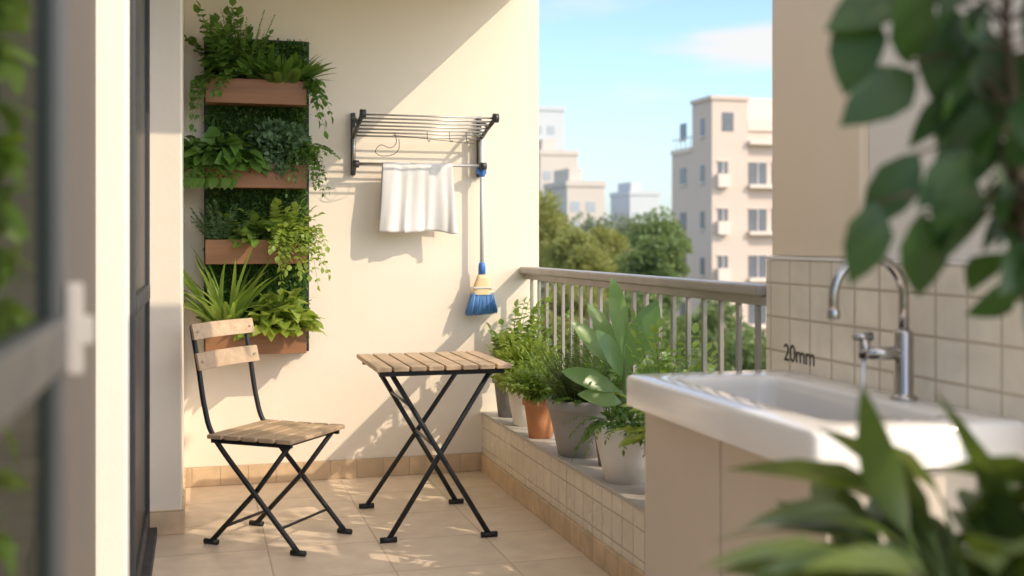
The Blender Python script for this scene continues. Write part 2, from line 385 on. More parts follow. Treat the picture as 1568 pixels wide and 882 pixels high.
m=MB(); m.tube([(bx-.112,by,.965),(bx-.116,by,.90),(bx-.124,by-.002,.82),(bx-.132,by-.003,.74),(bx-.135,by-.004,.672)],[.0065,.006,.0065,.0075,.0095],10); m.obj('water_stream',t.m,f)
# ------------------------------------------------------------------ vertical garden
VG=grp('vertical_garden',(.30,5.95,.68))
boxo('back_panel',.04,.567,5.955,5.998,.68,2.29,DARKM,VG,.003)
boxo('moss_sheet',.055,.552,5.94,5.9545,.69,2.28,MOSSB,VG)
F=Fol(); n=9000
P=np.stack([rng.uniform(.05,.556,n),5.945-rng.random(n)**1.5*.055,rng.uniform(.69,2.285,n)],1)
D=rng.normal(0,.6,(n,3))+np.array((0,-.7,.1)); F.many(P,D,rng.uniform(.015,.036,n),rng.uniform(.008,.016,n),.2,.8)
F.build('moss_foliage',L_MOSS,VG,'quad',0)
for zt in (2.06,1.64,1.26,.81):
    m=MB(); a,b=.045,.537
    m.box(a,b,5.775,5.795,zt-.122,zt); m.box(a,a+.014,5.7955,5.939,zt-.12,zt-.004); m.box(b-.014,b,5.7955,5.939,zt-.12,zt-.004); m.box(a+.0145,b-.0145,5.7955,5.939,zt-.12,zt-.105)
    m.obj('planter_box',PLANK,VG,.002)
    boxo('planter_soil',a+.015,b-.015,5.796,5.9385,zt-.10,zt-.018,SOIL,VG)
PY=5.86
def clump(F,x,z,rx,h,n,l0,l1,w0,w1,zl=-.3,zh=.5,bend=.4):
    for i in range(n):
        a=random.uniform(0,6.28); q=random.random()**.5
        c=(x+rx*q*math.cos(a),PY-.06+.10*q*math.sin(a),z+h*random.random()*(1.15-q))
        F.leaf(c,(math.cos(a),math.sin(a)-.6,random.uniform(zl,zh)),random.uniform(l0,l1),random.uniform(w0,w1),bend)
# row 1
F=Fol(); F.sprigs((.15,PY,2.02),24,.44,.5,9,.05,.036,.2,(-.05,-.12),.22,.07); F.sprigs((.26,PY,2.04),12,.30,.6,7,.036,.025,.2,(0,-.15)); clump(F,.16,2.08,.12,.2,70,.04,.065,.03,.042)
for x in (.12,.15,.18,.20): F.frond((x,5.80,2.06),(random.uniform(-.2,.2),-.25,.15),.20,.9,9,.034,.026,.1)
for k in range(7): F.frond((.08,5.82,2.05),(-.4,-.25-.1*k,.4),.13+.02*k,.7+.15*k,7,.036,.026,.2)
F.build('herb_plant',L_MD,VG)
F=Fol(); F.sprigs((.22,PY,2.04),24,.42,.5,18,.014,.008,.1,(0,-.1),.3,.08); F.build('dill_plant',L_LT,VG,'quad',0)
F=Fol()
for i in range(90):
    a=random.uniform(0,6.28); q=random.uniform(.2,1.1); F.leaf((.42+.07*math.cos(a),PY-.02+.04*math.sin(a),2.03),(math.cos(a)*q,math.sin(a)*q-.35,random.uniform(.6,1.3)),random.uniform(.14,.25),.046,.35)
for k in range(9): F.frond((.50+random.uniform(-.03,.03),5.82,2.06),(.4,-.3,.35),random.uniform(.13,.2),.6+.18*k,7,.05,.024,.2)
F.build('salad_plant',L_MD,VG,'lance')
# row 2
F=Fol(); clump(F,.13,1.64,.17,.17,120,.065,.11,.05,.072,-.7,.4,.45)
F.sprigs((.12,PY-.03,1.63),10,.24,.8,4,.08,.06,.4,(-.1,-.3))
for k in range(8): F.frond((.03+.03*k,5.79,1.64),(-.15,-.35,.2),.18,.9,4,.07,.055,.2)
F.build('basil_plant',L_MD,VG)
F=Fol(); F.bush((.41,PY-.03,1.71),(.16,.10,.15),1400,.032,.025,.4,.4,.9); F.build('curly_kale_plant',L_BL,VG)
F=Fol()
for k in range(30): F.frond((.51+random.uniform(-.05,.05),5.82,1.70),(random.uniform(-.1,.4),-.25,.3),random.uniform(.14,.25),random.uniform(.6,1.9),11,.024,.018,.1)
F.build('trailing_thyme_plant',L_MD,VG)
# row 3
F=Fol(); F.sprigs((.13,PY,1.23),40,.25,.75,15,.025,.011,.15,(0,-.2),.1,.08); F.build('parsley_plant',L_BL,VG,'quad',0)
F=Fol(); F.sprigs((.30,PY,1.24),12,.21,.8,4,.06,.045,.3,(0,-.3),.2,.05); clump(F,.30,1.24,.10,.13,50,.05,.08,.04,.055); F.build('lettuce_plant',L_LT,VG)
F=Fol(); F.sprigs((.42,PY,1.25),24,.27,.7,7,.045,.038,.3,(.08,-.2),.2,.08)
for k in range(34): F.frond((.50+random.uniform(-.07,.05),5.79,1.28),(random.uniform(-.2,.22),-.2,.25),random.uniform(.14,.30),random.uniform(.8,1.7),10,.034,.026,.1)
F.build('trailing_herb_plant',L_YG,VG)
# row 4
F=Fol()
for i in range(70):
    a=random.uniform(0,6.28); q=random.uniform(.15,1.0); F.leaf((.14+.03*math.cos(a),PY-.03+.03*math.sin(a),.79),(math.cos(a)*q,math.sin(a)*q-.2,1.2),random.uniform(.30,.52),.026,random.uniform(.2,.7),.2)
F.build('spider_plant',L_LT,VG,'strap')
F=Fol(); F.sprigs((.11,PY,.79),18,.16,.8,6,.04,.024,.3,(0,-.3)); F.build('small_herb_plant',L_MD,VG)
F=Fol(); clump(F,.42,.80,.15,.22,105,.075,.13,.055,.078,-.3,.7)
F.sprigs((.42,PY-.03,.79),12,.24,.7,3,.09,.06,.3,(.1,-.3)); F.build('pothos_plant',L_YG,VG)
# ------------------------------------------------------------------ drying rack
g=grp('wall_drying_rack',(1.15,5.99,1.75))
for x in (.80,1.485):
    m=MB(); m.box(x-.012,x+.012,5.975,5.9985,1.60,1.93)
    m.obj('bracket',BLACKP,g,.004)
    m=MB(); m.tube([(x,5.965,1.62),(x,5.93,1.64),(x,5.90,1.655)],.011,10)
    m.tube([(x,5.97,1.80),(x,5.8,1.845),(x,5.64,1.885)],[.012,.010,.013],10)
    m.tube([(x,5.97,1.90),(x,5.88,1.885),(x,5.80,1.855)],[.012,.009,.009],10)
    m.tube([(x-.012,5.64,1.886),(x+.016,5.64,1.886)],[.024,.024],16)
    m.tube([(x-.014,5.90,1.655),(x+.018,5.90,1.655)],[.02,.02],16)
    m.obj('arm',BLACKP,g,.0)
    m=MB(); m.tube([(x,5.965,1.63),(x,5.965,1.85)],.008,10); m.obj('post',ALU,g)
m=MB()
for i in range(7):
    t=i/6; y=5.93-.29*t; z=1.805+.08*t; m.tube([(.80,y,z),(1.485,y,z)],.0048,10)
m.tube([(.80,5.90,1.656),(1.50,5.90,1.656)],.008,12); m.obj('bars',ALU,g)
m=MB()
hk=spline([(.98,5.75,1.81),(.99,5.75,1.76),(.96,5.75,1.73),(.91,5.76,1.745),(.885,5.77,1.71),(.92,5.78,1.69),(.98,5.79,1.70),(1.01,5.79,1.73),(1.01,5.79,1.78)],5)
m.tube(hk,.0018,6)
for x in (1.17,1.29,1.38): m.tube(spline([(x,5.85,1.83),(x,5.84,1.79),(x+.008,5.84,1.775),(x+.015,5.84,1.785)],4),.0018,6)
m.tube([(.98,5.80,1.80),(1.42,5.80,1.765)],.0015,6)
m.obj('hooks',DARKM,g)
# towel
m=MB(); nu,nv=90,54; V=[]
for j in range(nv):
    s=j/(nv-1)
    for i in range(nu):
        u=i/(nu-1)
        hem=.355+.010*math.sin(u*7+1)+.012*math.sin(u*3)
        tot=.30+hem; q=s*tot
        f=.55*math.sin(u*17+1.8*math.sin(u*5)+.8+1.6*s)+.28*math.sin(u*39+2+3*s)+.5*math.sin(u*9-4*s)+.3*math.sin(u*6+q*22)
        if q<.30: dz=q-.30; w=-dz/.3; side=1
        else: dz=-(q-.30); w=-dz/.34; side=-1
        a=min(abs(q-.30)/.02,1); y=5.90+side*.015*math.sqrt(max(0,1-(1-a)**2))
        y+= f*(.003+.013*w)*(1 if side<0 else .5); z=1.669+dz-.006*a+.005*math.sin(u*11)*w
        x=.928+.40*u+.007*math.sin(u*22+.6+s*2)*w+(u-.5)*(-.03+.05*w)
        y-= .016*w if side<0 else 0
        V.append((x,y,z))
F_=[(j*nu+i,j*nu+i+1,(j+1)*nu+i+1,(j+1)*nu+i) for j in range(nv-1) for i in range(nu-1)]
m.add(V,F_,0,True); m.obj('hanging_towel',CLOTH,None,solid=.003)
# ------------------------------------------------------------------ broom
g=grp('broom',(1.485,5.93,.86)); m=MB(); bx=1.487; byy=5.93
m.tube([(bx,byy,1.10),(bx,byy,1.86)],.0115,14); m.obj('handle',WHITEP,g)
m=MB(); m.lathe((bx,byy,1.60),[(.014,0),(.018,.005),(.018,.06),(.014,.065)],18); m.box(bx-.030,bx+.022,byy-.012,byy+.012,1.615,1.65)
m.lathe((bx,byy,1.07),[(.020,0),(.020,.045),(.016,.065),(.012,.067)],18); m.obj('collars',BLUE,g)
m=MB(); V=[];Fc=[]
pr=[(1.072,.024,.018),(1.05,.032,.02),(1.015,.046,.024),(1.0,.050,.026),(.965,.060,.03)]; n=24
for z,a,b in pr:
    for j in range(n):
        q=2*math.pi*j/n; V.append((bx+a*math.copysign(abs(math.cos(q))**.6,math.cos(q)),byy-.005+b*math.copysign(abs(math.sin(q))**.6,math.sin(q)),z))
for i in range(len(pr)-1):
    for j in range(n): Fc.append((i*n+j,(i+1)*n+j,(i+1)*n+(j+1)%n,i*n+(j+1)%n))
Fc.append(tuple(range(n))); m.add(V,Fc,0,True); m.obj('head',YEL,g)
m=MB(); m.box(bx-.054,bx+.054,byy-.036,byy+.024,.998,1.005); m.obj('head_band',WHITEP,g,.001)
m=MB()
for i in range(620):
    a=random.uniform(-1,1); b=random.uniform(-1,1); x=bx+a*.056; y=byy-.005+b*.026
    ex=bx+a*.084+random.uniform(-.004,.004)-.004; ey=byy-.008+b*.036; ez=.860+random.uniform(-.006,.01)+.006*(a+.3)
    m.tube([(x,y,.975),(ex,ey,ez)],[.0021,.0017],4)
m.obj('bristles',BRIST,g)
# ------------------------------------------------------------------ table
g=grp('bistro_table',(1.025,5.035,0)); m=MB(); x=.73; wd=(1.32-.73-7*.010)/8
for i in range(8):
    m.box(x,x+wd,4.73,5.34,.700,.720); x+=wd+.010
m.obj('slats',TABW,g,.003)
m=MB()
m.box(.75,1.30,4.775,4.80,.676,.6995); m.box(.75,1.30,5.27,5.295,.676,.6995); m.box(.775,.795,4.8005,5.2695,.676,.698); m.box(1.255,1.275,4.8005,5.2695,.676,.698)
for (ya,yf) in ((4.79,4.64),(5.28,5.27)):
    m.tube([(.80,ya,.69),(1.195,yf,.012)],.0115,8); m.tube([(1.25,ya+.026,.69),(.77,yf+.024,.012)],.0115,8)
m.tube([(1.0,4.715,.36),(1.0,5.30,.36)],.007,8); m.tube([(.885,4.72,.545),(.885,5.27,.545)],.007,8)
for p in ((1.195,4.64),(.77,4.664),(1.195,5.27),(.77,5.294)):
    m.tube([(p[0]-.035,p[1],.012),(p[0]+.035,p[1],.012)],[.012,.012],10)
m.obj('folding_legs',DARKM,g,0)
# ------------------------------------------------------------------ chair
cx,cy=.335,4.84; g=grp('folding_bistro_chair',(cx,cy,0))
fx=Vector((.80,-.60,0)); sx=Vector((.60,.80,0)); C=Vector((cx,cy,0))
def W(a,b,z): return C+fx*a+sx*b+Vector((0,0,z))
M=Matrix(((fx.x,sx.x,0,cx),(fx.y,sx.y,0,cy),(0,0,1,0),(0,0,0,1)))
CHWs=m_wood('chair_slat_wood',(.62,.45,.29),0,30,.55)
m=MB(); x=-.205; wd=(.40-4*.013)/5
for i in range(5):
    m.box(x,x+wd,-.215,.215,.444,.462,0,M); x+=wd+.013
m.obj('seat_slats',CHWs,g,.004)
m=MB()
for b in (-.185,.185):
    m.tube(spline([W(.21,b,.012),W(0,b,.235),W(-.185,b,.44),W(-.235,b,.56),W(-.265,b,.72),W(-.30,b,.90)],6),.011,8)
    m.tube([W(-.22,b*.88,.012),W(0,b*.88,.235),W(.16,b*.88,.435)],.011,8)
    m.box(-.20,.18,b-.008,b+.008,.425,.4435,0,M)
m.tube([W(.155,-.185,.434),W(.155,.185,.434)],.008,8); m.tube([W(-.19,-.185,.436),W(-.19,.185,.436)],.008,8)
m.tube([W(-.15,-.163,.08),W(-.15,.163,.08)],.007,8); m.tube([W(.13,-.185,.10),W(.13,.185,.10)],.006,8)
for a,b in ((.21,-.185),(.21,.185),(-.22,-.163),(-.22,.163)):
    m.tube([W(a-.032,b,.011),W(a+.032,b,.011)],[.0115,.0115],10)
m.obj('steel_frame',DARKM,g)
def slat(z0,z1,a0,a1):
    V=[];F_=[];n=12
    for i in range(n+1):
        b=-.215+.43*i/n; cv=.022*(1-(b/.215)**2)
        for (a,z) in ((a0,z0),(a1,z1)):
            for th in (0,.014):
                V.append(W(a-cv+th+.012,b,z))
    for i in range(n):
        o=i*4; q=o+4
        F_+=[(o,q,q+2,o+2),(o+1,o+3,q+3,q+1),(o+2,q+2,q+3,o+3),(o,o+1,q+1,q)]
    F_+=[(0,2,3,1),(n*4,n*4+1,n*4+3,n*4+2)]
    m.add(V,F_)
m=MB(); slat(.845,.91,-.288,-.302); slat(.72,.79,-.262,-.278); m.obj('back_slats',CHWs,g,.003)
m=MB()
for z,a in ((.878,-.28),(.755,-.255)):
    for b in (-.185,.185): m.tube([W(a+.008,b,z),W(a+.013,b,z)],.005,8)
m.obj('rivets',STEEL,g)
# ------------------------------------------------------------------ potted plants on ledge
Z=.3225
g=pot('potted_herb',1.60,5.80,Z,.078,.055,.215,POTD)
F=Fol()
for i in range(56):
    a=2*math.pi*i/56+random.random()*.3; q=random.uniform(.1,.75); ca=math.cos(a)
    F.frond((1.61+.03*ca,5.78+.03*math.sin(a),.52),(ca*q*(.5 if ca<0 else 1.1)+.05,math.sin(a)*q-.15,1.1),random.uniform(.22,.36) if ca<.1 else random.uniform(.3,.60),random.uniform(.1,.4),9,.05,.034,.25,.002,.5)
F.build('foliage',L_LT,g)
g=pot('potted_shrub',1.60,5.50,Z,.085,.055,.20,POTW)
F=Fol(); F.bush((1.60,5.46,.61),(.17,.17,.13),1300,.042,.018,.3,.3); F.sprigs((1.6,5.48,.5),28,.36,.6,10,.045,.022,.2); F.build('foliage',L_YG,g,'lance')
g=pot('potted_fern',1.575,5.14,Z,.078,.055,.185,TERRA)
F=Fol(); F.sprigs((1.575,5.14,.49),60,.27,.95,12,.036,.015,.3,(-.05,-.1),.12,.05,.6); F.bush((1.575,5.12,.58),(.14,.13,.09),700,.03,.014,.3,.2); F.build('foliage',L_LT,g,'lance')
g=pot('potted_rosemary',1.625,4.68,Z,.150,.105,.245,POTG)
F=Fol()
for i in range(130):
    a=random.uniform(0,6.28); q=random.uniform(.05,1); F.frond((1.625+.09*q*math.cos(a),4.68+.09*q*math.sin(a),.54),(math.cos(a)*q*.7,math.sin(a)*q*.7,1),random.uniform(.16,.33),random.uniform(-.05,.35),20,.025,.009,.12,.0018,.8)
F.build('foliage',L_RM,g,'quad',0)
F=Fol()
for i in range(24):
    a=random.uniform(0,6.28); F.frond((1.625+.09*math.cos(a),4.68+.09*math.sin(a),.55),(math.cos(a)*.9,math.sin(a)*.9,.8),random.uniform(.1,.18),.5,8,.022,.014,.2)
F.build('undergrowth',L_MD,g)
g=pot('potted_rubber_plant',1.605,4.12,Z,.118,.078,.215,POTW,False)
F=Fol(); F.st.tube(spline([(1.60,4.12,.50),(1.595,4.12,.62),(1.60,4.11,.74),(1.60,4.12,.80)],4),.009,8)
spec=[(1.60,4.12,.78,-.15,-.1,1,.34,.10,.05),(1.60,4.12,.72,-.75,-.15,.9,.31,.09,.15),(1.60,4.12,.72,.35,-.25,1.0,.33,.115,.12),(1.60,4.11,.66,-.9,-.3,.45,.28,.085,.25),
 (1.60,4.12,.68,.8,-.1,.6,.26,.09,.3),(1.60,4.12,.70,-.35,-.5,.8,.26,.095,.3),(1.60,4.12,.64,.3,-.6,.5,.24,.085,.4),(1.60,4.12,.76,-.4,.3,1,.29,.085,.1),(1.60,4.12,.62,-.6,-.5,.3,.20,.075,.5),(1.60,4.12,.6,.6,-.3,.2,.20,.065,.5)]
for x,y,z,a,b,c,L,Wd,be in spec:
    F.leaf((x,y,z),(a,b,c),L,Wd,be,.1,(-.35*np.sign(a+.01),-1,.35))
F.build('foliage',L_BIG,g,'paddle',.1)
F=Fol()
for i in range(30):
    a=random.uniform(2.2,6.0); F.frond((1.605+.06*math.cos(a),4.10+.06*math.sin(a),.535),(math.cos(a),math.sin(a),.8),random.uniform(.1,.22),random.uniform(.5,1.3),9,.028,.013,.1)
F.bush((1.60,4.10,.56),(.08,.08,.06),220,.04,.016,.3,.2)
F.build('undergrowth',L_MD,g,'lance')
g=pot('potted_herb',1.66,4.42,Z,.07,.05,.15,POTD)
F=Fol()
for i in range(24):
    a=2*math.pi*i/24; q=random.uniform(.1,.6); F.frond((1.66,4.42,.46),(math.cos(a)*q+.15,math.sin(a)*q-.25,1.1),random.uniform(.30,.55),random.uniform(.1,.35),7,.045,.028,.35,.002,.5)
F.build('foliage',L_MD,g)
g=pot('potted_herb',1.67,3.86,Z,.075,.055,.17,TERRA)
F=Fol()
for i in range(30):
    a=2*math.pi*i/30; q=random.uniform(.1,.5); F.frond((1.67,3.86,.48),(math.cos(a)*q+.05,math.sin(a)*q,1.1),random.uniform(.35,.60),random.uniform(.1,.35),8,.045,.028,.3,.002,.5)
F.build('foliage',L_LT,g)
g=pot('potted_herb',1.63,3.55,Z,.09,.06,.17,POTG)
F=Fol()
for i in range(38):
    a=2*math.pi*i/38; q=random.uniform(.4,1.5); F.frond((1.63,3.55,.48),(math.cos(a)*q*.5,math.sin(a)*q,1.),random.uniform(.32,.50),random.uniform(.25,.55),6,.08,.036,.35,.002,.6)
F.build('foliage',L_YG,g,'lance')
# ------------------------------------------------------------------ foreground plants
g=pot('potted_ficus',1.04,1.12,0,.17,.12,.32,POTG)
F=Fol()
main=spline([(1.04,1.12,.28),(1.02,1.13,.7),(.99,1.16,1.1),(.975,1.175,1.35),(.955,1.18,1.62),(.95,1.17,1.85)],8)
F.st.tube(main,[.011-.008*i/(len(main)-1) for i in range(len(main))],8)
main2=spline([(1.05,1.13,.28),(1.07,1.15,.9),(1.04,1.17,1.3),(1.0,1.19,1.75)],8); F.st.tube(main2,.006,8)
LV=[(.80,1.23,1.54,-.3,-.8),(.85,1.21,1.56,-.6,-.2),(.86,1.22,1.46,-.8,-.45),(.845,1.215,1.47,-.1,.3),(.90,1.20,1.54,-.2,-.9),(.915,1.19,1.53,.2,-.8),(.90,1.20,1.44,.1,-.9),(.865,1.22,1.36,-.5,-.7),(.915,1.2,1.345,-.3,-.9),
 (.812,1.23,1.30,-.3,-1),(.865,1.215,1.285,.1,-.9),(.957,1.187,1.50,0,-.8),(.957,1.19,1.40,-.6,-.6),(.965,1.18,1.34,.2,-.8),(.95,1.19,1.37,.5,-.7),(.97,1.18,1.44,.6,-.3),(.93,1.19,1.58,.3,.1),(.88,1.2,1.60,-.5,-.1),(.99,1.18,1.56,.2,-.5),(.98,1.18,1.30,.3,-.7),(.93,1.19,1.36,-.7,-.5)]
for x,y,z,dx,dz in LV:
    best=min(main,key=lambda p:(p-Vector((x,y,z-.02))).length)
    F.st.tube(spline([best,(best+Vector((x,y,z)))/2+Vector((0,0,.02)),(x,y,z)],4),.0022,5)
    F.leaf((x,y,z),(dx,-.1+random.uniform(-.2,.2),dz),random.uniform(.10,.13),random.uniform(.055,.072),.25,.1,(.3*random.uniform(-1,1)-.3,-1,.4))
for i in range(150):
    p=random.choice(main[18:]+main2[14:]); a=random.uniform(0,6.28)
    q=p+Vector((math.cos(a)*.08+.04,math.sin(a)*.07,random.uniform(-.02,.05)))
    F.st.tube([p,q],.0018,4); F.leaf(q,(math.cos(a)+.2,math.sin(a),-.5),random.uniform(.07,.11),random.uniform(.04,.055),.3,.5)
F.build('foliage',L_FG,g,'oval',.1,BARK)
g=grp('plant_stand',(.92,1.17,0)); m=MB()
m.lathe((.92,1.17,.46),[(.13,0),(.135,.02),(.12,.022)],32)
for a in (.6,2.2,3.8,5.4): m.tube([(.92+.11*math.cos(a),1.17+.11*math.sin(a),.46),(.92+.16*math.cos(a),1.17+.16*math.sin(a),0)],.011,8)
m.obj('stand',TABW,g)
g=pot('potted_foliage_plant',.92,1.17,.483,.12,.09,.22,POTD)
F=Fol()
for i in range(100):
    a=random.uniform(0,6.28); q=random.uniform(.5,1.9)
    x0,y0,z0=.92+.04*math.cos(a),1.17+.04*math.sin(a),.72+random.uniform(0,.12)
    d=Vector((math.cos(a)*q,math.sin(a)*q,random.uniform(.5,1.0))).normalized(); s0=random.uniform(.03,.13)
    F.st.tube([(x0,y0,z0-.03),(x0+d.x*s0,y0+d.y*s0,z0+d.z*s0)],.003,5)
    F.leaf((x0+d.x*s0,y0+d.y*s0,z0+d.z*s0),d,random.uniform(.15,.24),random.uniform(.055,.08),random.uniform(.4,.85),.35)
for i in range(36):
    a=random.uniform(-.9,1.2); x0,y0,z0=1.02+random.uniform(-.03,.05),1.16,.84+random.uniform(0,.14)
    F.st.tube([(.95,1.17,.72),(x0,y0,z0)],.003,5)
    F.leaf((x0,y0,z0),(math.cos(a)*.6-.1,math.sin(a),random.uniform(.1,.5)),random.uniform(.12,.18),random.uniform(.045,.06),.6,.4)
F.build('foliage',L_FG2,g,'lance',.12)
# ------------------------------------------------------------------ exterior
GR=m_plain('ground_grass',(.22,.23,.14),.95,0,.35,.08)
m=MB(); m.add([(-1500,-1500,-12),(1500,-1500,-12),(1500,2500,-12),(-1500,2500,-12)],[(0,1,2,3)]); m.obj('ground',GR)
# slender street tree standing just outside the railing (its leaves dapple the floor)
g=grp('slender_tree',(3.15,2.65,-12)); F=Fol(); tr=MB()
tr.tube(spline([(3.3,2.6,-12),(3.35,2.65,-6),(3.25,2.6,-1),(3.15,2.65,2.6)],6),[.16-.007*i for i in range(19)],10)
for i in range(26):
    v=nz(rng.normal(0,1,3)); c=np.array((3.05,2.75,2.45))+v*np.array((.8,.85,.9))*rng.uniform(.3,1)
    tr.tube(spline([(3.2,2.62,1.2+.04*i),tuple((c+np.array((3.2,2.62,1.9)))/2),tuple(c)],4),[.016-.0017*k for k in range(9)],5)
    k=13; P=c+rng.normal(0,.11,(k,3)); F.many(P,rng.normal(0,1,(k,3))+np.array((0,0,-.3)),rng.uniform(.07,.11,k),rng.uniform(.035,.05,k),.2,.6)
F.build('crown',L_LT,g); tr.obj('trunk',BARK,g)
def tree(name,x,y,top,rx,rz,mat,n=9000,leaf=.26,clumps=34):
    g=grp(name,(x,y,-12)); m=MB(); cz=top-rz
    m.tube(spline([(x,y,-12),(x+.2,y,-12+(cz+12)*.5),(x,y+.1,cz)],4),[.35-.03*i for i in range(9)],8)
    F=Fol()
    for i in range(clumps):
        v=nz(rng.normal(0,1,3)); r=rng.uniform(.45,.95); c=np.array((x,y,cz))+v*r*np.array((rx,rx,rz))*.8
        if i%3==0: m.tube([(x,y,cz-rz*.8),tuple((c+np.array((x,y,cz-rz*.3)))/2),tuple(c)],[.14,.08,.03],6)
        cr=rng.uniform(.22,.38)*rx; k=n//clumps; w=nz(rng.normal(0,1,(k,3))); rr_=rng.random((k,1))**.4
        P=c+w*rr_*np.array((cr,cr,cr*.75)); F.many(P,w+rng.normal(0,.7,(k,3)),leaf*rng.uniform(.6,1.3,k),leaf*.7*rng.uniform(.6,1.3,k),.2,.9)
    F.build('crown',mat,g,'quad',0); m.obj('trunk',BARK,g)
tree('broadleaf_tree',27.2,92,7.6,4.4,5.0,T_OL,10000,.34)
tree('broadleaf_tree',22.9,66.3,3.0,3.1,3.4,T_OL,10000,.24)
tree('broadleaf_tree',25.2,59.6,3.9,2.3,3.4,T_GR,9000,.22)
tree('broadleaf_tree',23.2,55.0,2.3,2.2,2.8,T_GR,8000,.22)
tree('broadleaf_tree',39.1,103,4.6,4.8,5.2,T_DK,8000,.34)
tree('broadleaf_tree',34.0,92,3.4,3.8,4.4,T_OL,7000,.34)
tree('broadleaf_tree',14.0,42.8,.4,2.6,3.2,T_OL,9000,.2)
tree('broadleaf_tree',15.7,39.3,-.3,2.4,2.8,T_GR,9000,.2)
tree('broadleaf_tree',19.2,41.4,-.2,2.6,3.0,T_GR,9000,.2)
tree('broadleaf_tree',18.9,36.0,-.7,2.6,3.0,T_GR,9000,.2)
F=Fol()
for i in range(150):
    t=rng.uniform(-.1,1.0); d=rng.uniform(120,190); ang=math.radians(12+22*t)
    c=np.array((d*math.sin(ang),d*math.cos(ang),rng.uniform(-9,2.0)))
    k=200; w=nz(rng.normal(0,1,(k,3))); P=c+w*rng.random((k,1))**.4*np.array((4.5,4.5,3.6)); F.many(P,w+rng.normal(0,.7,(k,3)),.7*rng.uniform(.6,1.3,k),.6*rng.uniform(.6,1.3,k),.2,.9)
F.build('distant_trees',T_DK,None,'quad',0)
F=Fol()
for i in range(130):
    c=np.array((rng.uniform(6,32),rng.uniform(28,60),rng.uniform(-12,-4)))
    k=220; w=nz(rng.normal(0,1,(k,3))); P=c+w*rng.random((k,1))**.4*np.array((2.4,2.4,2)); F.many(P,w+rng.normal(0,.7,(k,3)),.32*rng.uniform(.6,1.3,k),.26*rng.uniform(.6,1.3,k),.2,.9)
F.build('shrub_foliage',T_GR,None,'quad',0)
PEACH=m_plain('peach_stucco',(.66,.545,.475),.9,0,.06,.5); PEACH2=m_plain('pale_stucco',(.74,.65,.58),.9,0,.06,.5)
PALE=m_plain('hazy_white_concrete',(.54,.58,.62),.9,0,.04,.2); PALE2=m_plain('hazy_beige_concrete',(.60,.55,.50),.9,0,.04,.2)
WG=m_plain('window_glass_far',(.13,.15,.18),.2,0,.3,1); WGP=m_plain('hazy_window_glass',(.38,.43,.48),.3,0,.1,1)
FRW=m_plain('window_frame_white',(.68,.61,.56),.6,0,.05,1)
g=grp('apartment_building',(36,70,-12)); m=MB()
bx0,by0=31.6,65.9; YB=72.2
m.box(bx0,34.1,by0,68.9,-12,10.3)
m.box(34.102,52,by0+.3,YB,-12,8.4); m.box(bx0,34.1,68.902,YB,-12,7.2)
m.box(bx0-.12,34.2,by0-.12,68.95,10.302,10.55)
m.box(34.21,52,by0+.15,by0+.4,8.402,9.1,1); m.box(bx0-.1,bx0+.1,68.96,YB,7.202,7.5,1)
m.box(35.2,39,by0+3,by0+5.5,8.403,10.9,1)
for z in (-10.2,-7.2,-4.2,-1.2,1.8,4.8,7.6):
    m.box(34.11,52,by0-.35,by0+.298,z-.12,z+.12,1)
for z in (-10.2,-7.2,-4.2,-1.2,1.8,4.8):
    m.box(bx0+.25,bx0+1.1,by0-.45,by0-.002,z-.1,z+.75,1)
m.obj('walls',[PEACH,PEACH2],g)
m=MB()
for k in range(7):
    z=-10.6+3*k+.5
    if z<8:
        for xa,xb in ((32.0,32.7),(34.3,35.6),(36.0,37.0),(38.2,40),(41,43),(44.5,46.5),(48,50)):
            yy=by0 if xb<34 else by0+.3
            if z+1.45>8.2 : continue
            m.box(xa,xb,yy-.03,yy+.02,z+.0,z+1.45,0); m.box(xa-.06,xb+.06,yy-.10,yy-.031,z-.1,z-.002,1); m.box(xa-.06,xb+.06,yy-.10,yy-.031,z+1.452,z+1.52,1)
            m.box((xa+xb)/2-.03,(xa+xb)/2+.03,yy-.07,yy-.031,z,z+1.45,1)
        for ya,yb in ((67.0,67.6),(69.8,70.8)): m.box(bx0-.03,bx0+.02,ya,yb,z+.2,z+1.3,0); m.box(bx0-.1,bx0-.031,ya-.08,yb+.08,z+.08,z+.198,1)
m.box(32.3,33.1,by0-.03,by0+.02,8.3,9.5,0)
m.obj('windows',[WG,FRW],g)
m=MB()
for y in np.arange(69.2,YB,.75): m.tube([(bx0,y,7.5),(bx0,y,8.2)],.03,5)
m.tube([(bx0,69,8.2),(bx0,YB,8.2)],.04,5); m.obj('roof_railing',PALE,g)
def block(name,x0,x1,y0,y1,top,mat,fl=3.2,step=2.6):
    g=grp(name,((x0+x1)/2,(y0+y1)/2,-12)); m=MB(); m.box(x0,x1,y0,y1,-12,top)
    m.box(x0-.2,x1+.2,y0-.2,y1+.2,top+.01,top+.9)
    m.box(x0+1,(x0+x1)/2,y0+2,y1-2,top+.95,top+3)
    m.obj('walls',mat,g); m=MB(); z=-10
    while z<top-2.5:
        x=x0+.6
        while x+1.4<x1: m.box(x,x+1.5,y0-.06,y0+.02,z,z+1.6); x+=step
        y=y0+.8
        while y+1.4<y1: m.box(x1-.02,x1+.06,y,y+1.4,z,z+1.6); m.box(x0-.06,x0+.02,y,y+1.4,z,z+1.6); y+=step
        z+=fl
    m.obj('windows',WGP,g)
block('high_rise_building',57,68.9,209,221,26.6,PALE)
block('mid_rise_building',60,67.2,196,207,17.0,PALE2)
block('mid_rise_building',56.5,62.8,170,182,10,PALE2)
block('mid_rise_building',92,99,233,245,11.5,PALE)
block('mid_rise_building',78,86,235,245,8,PALE2)
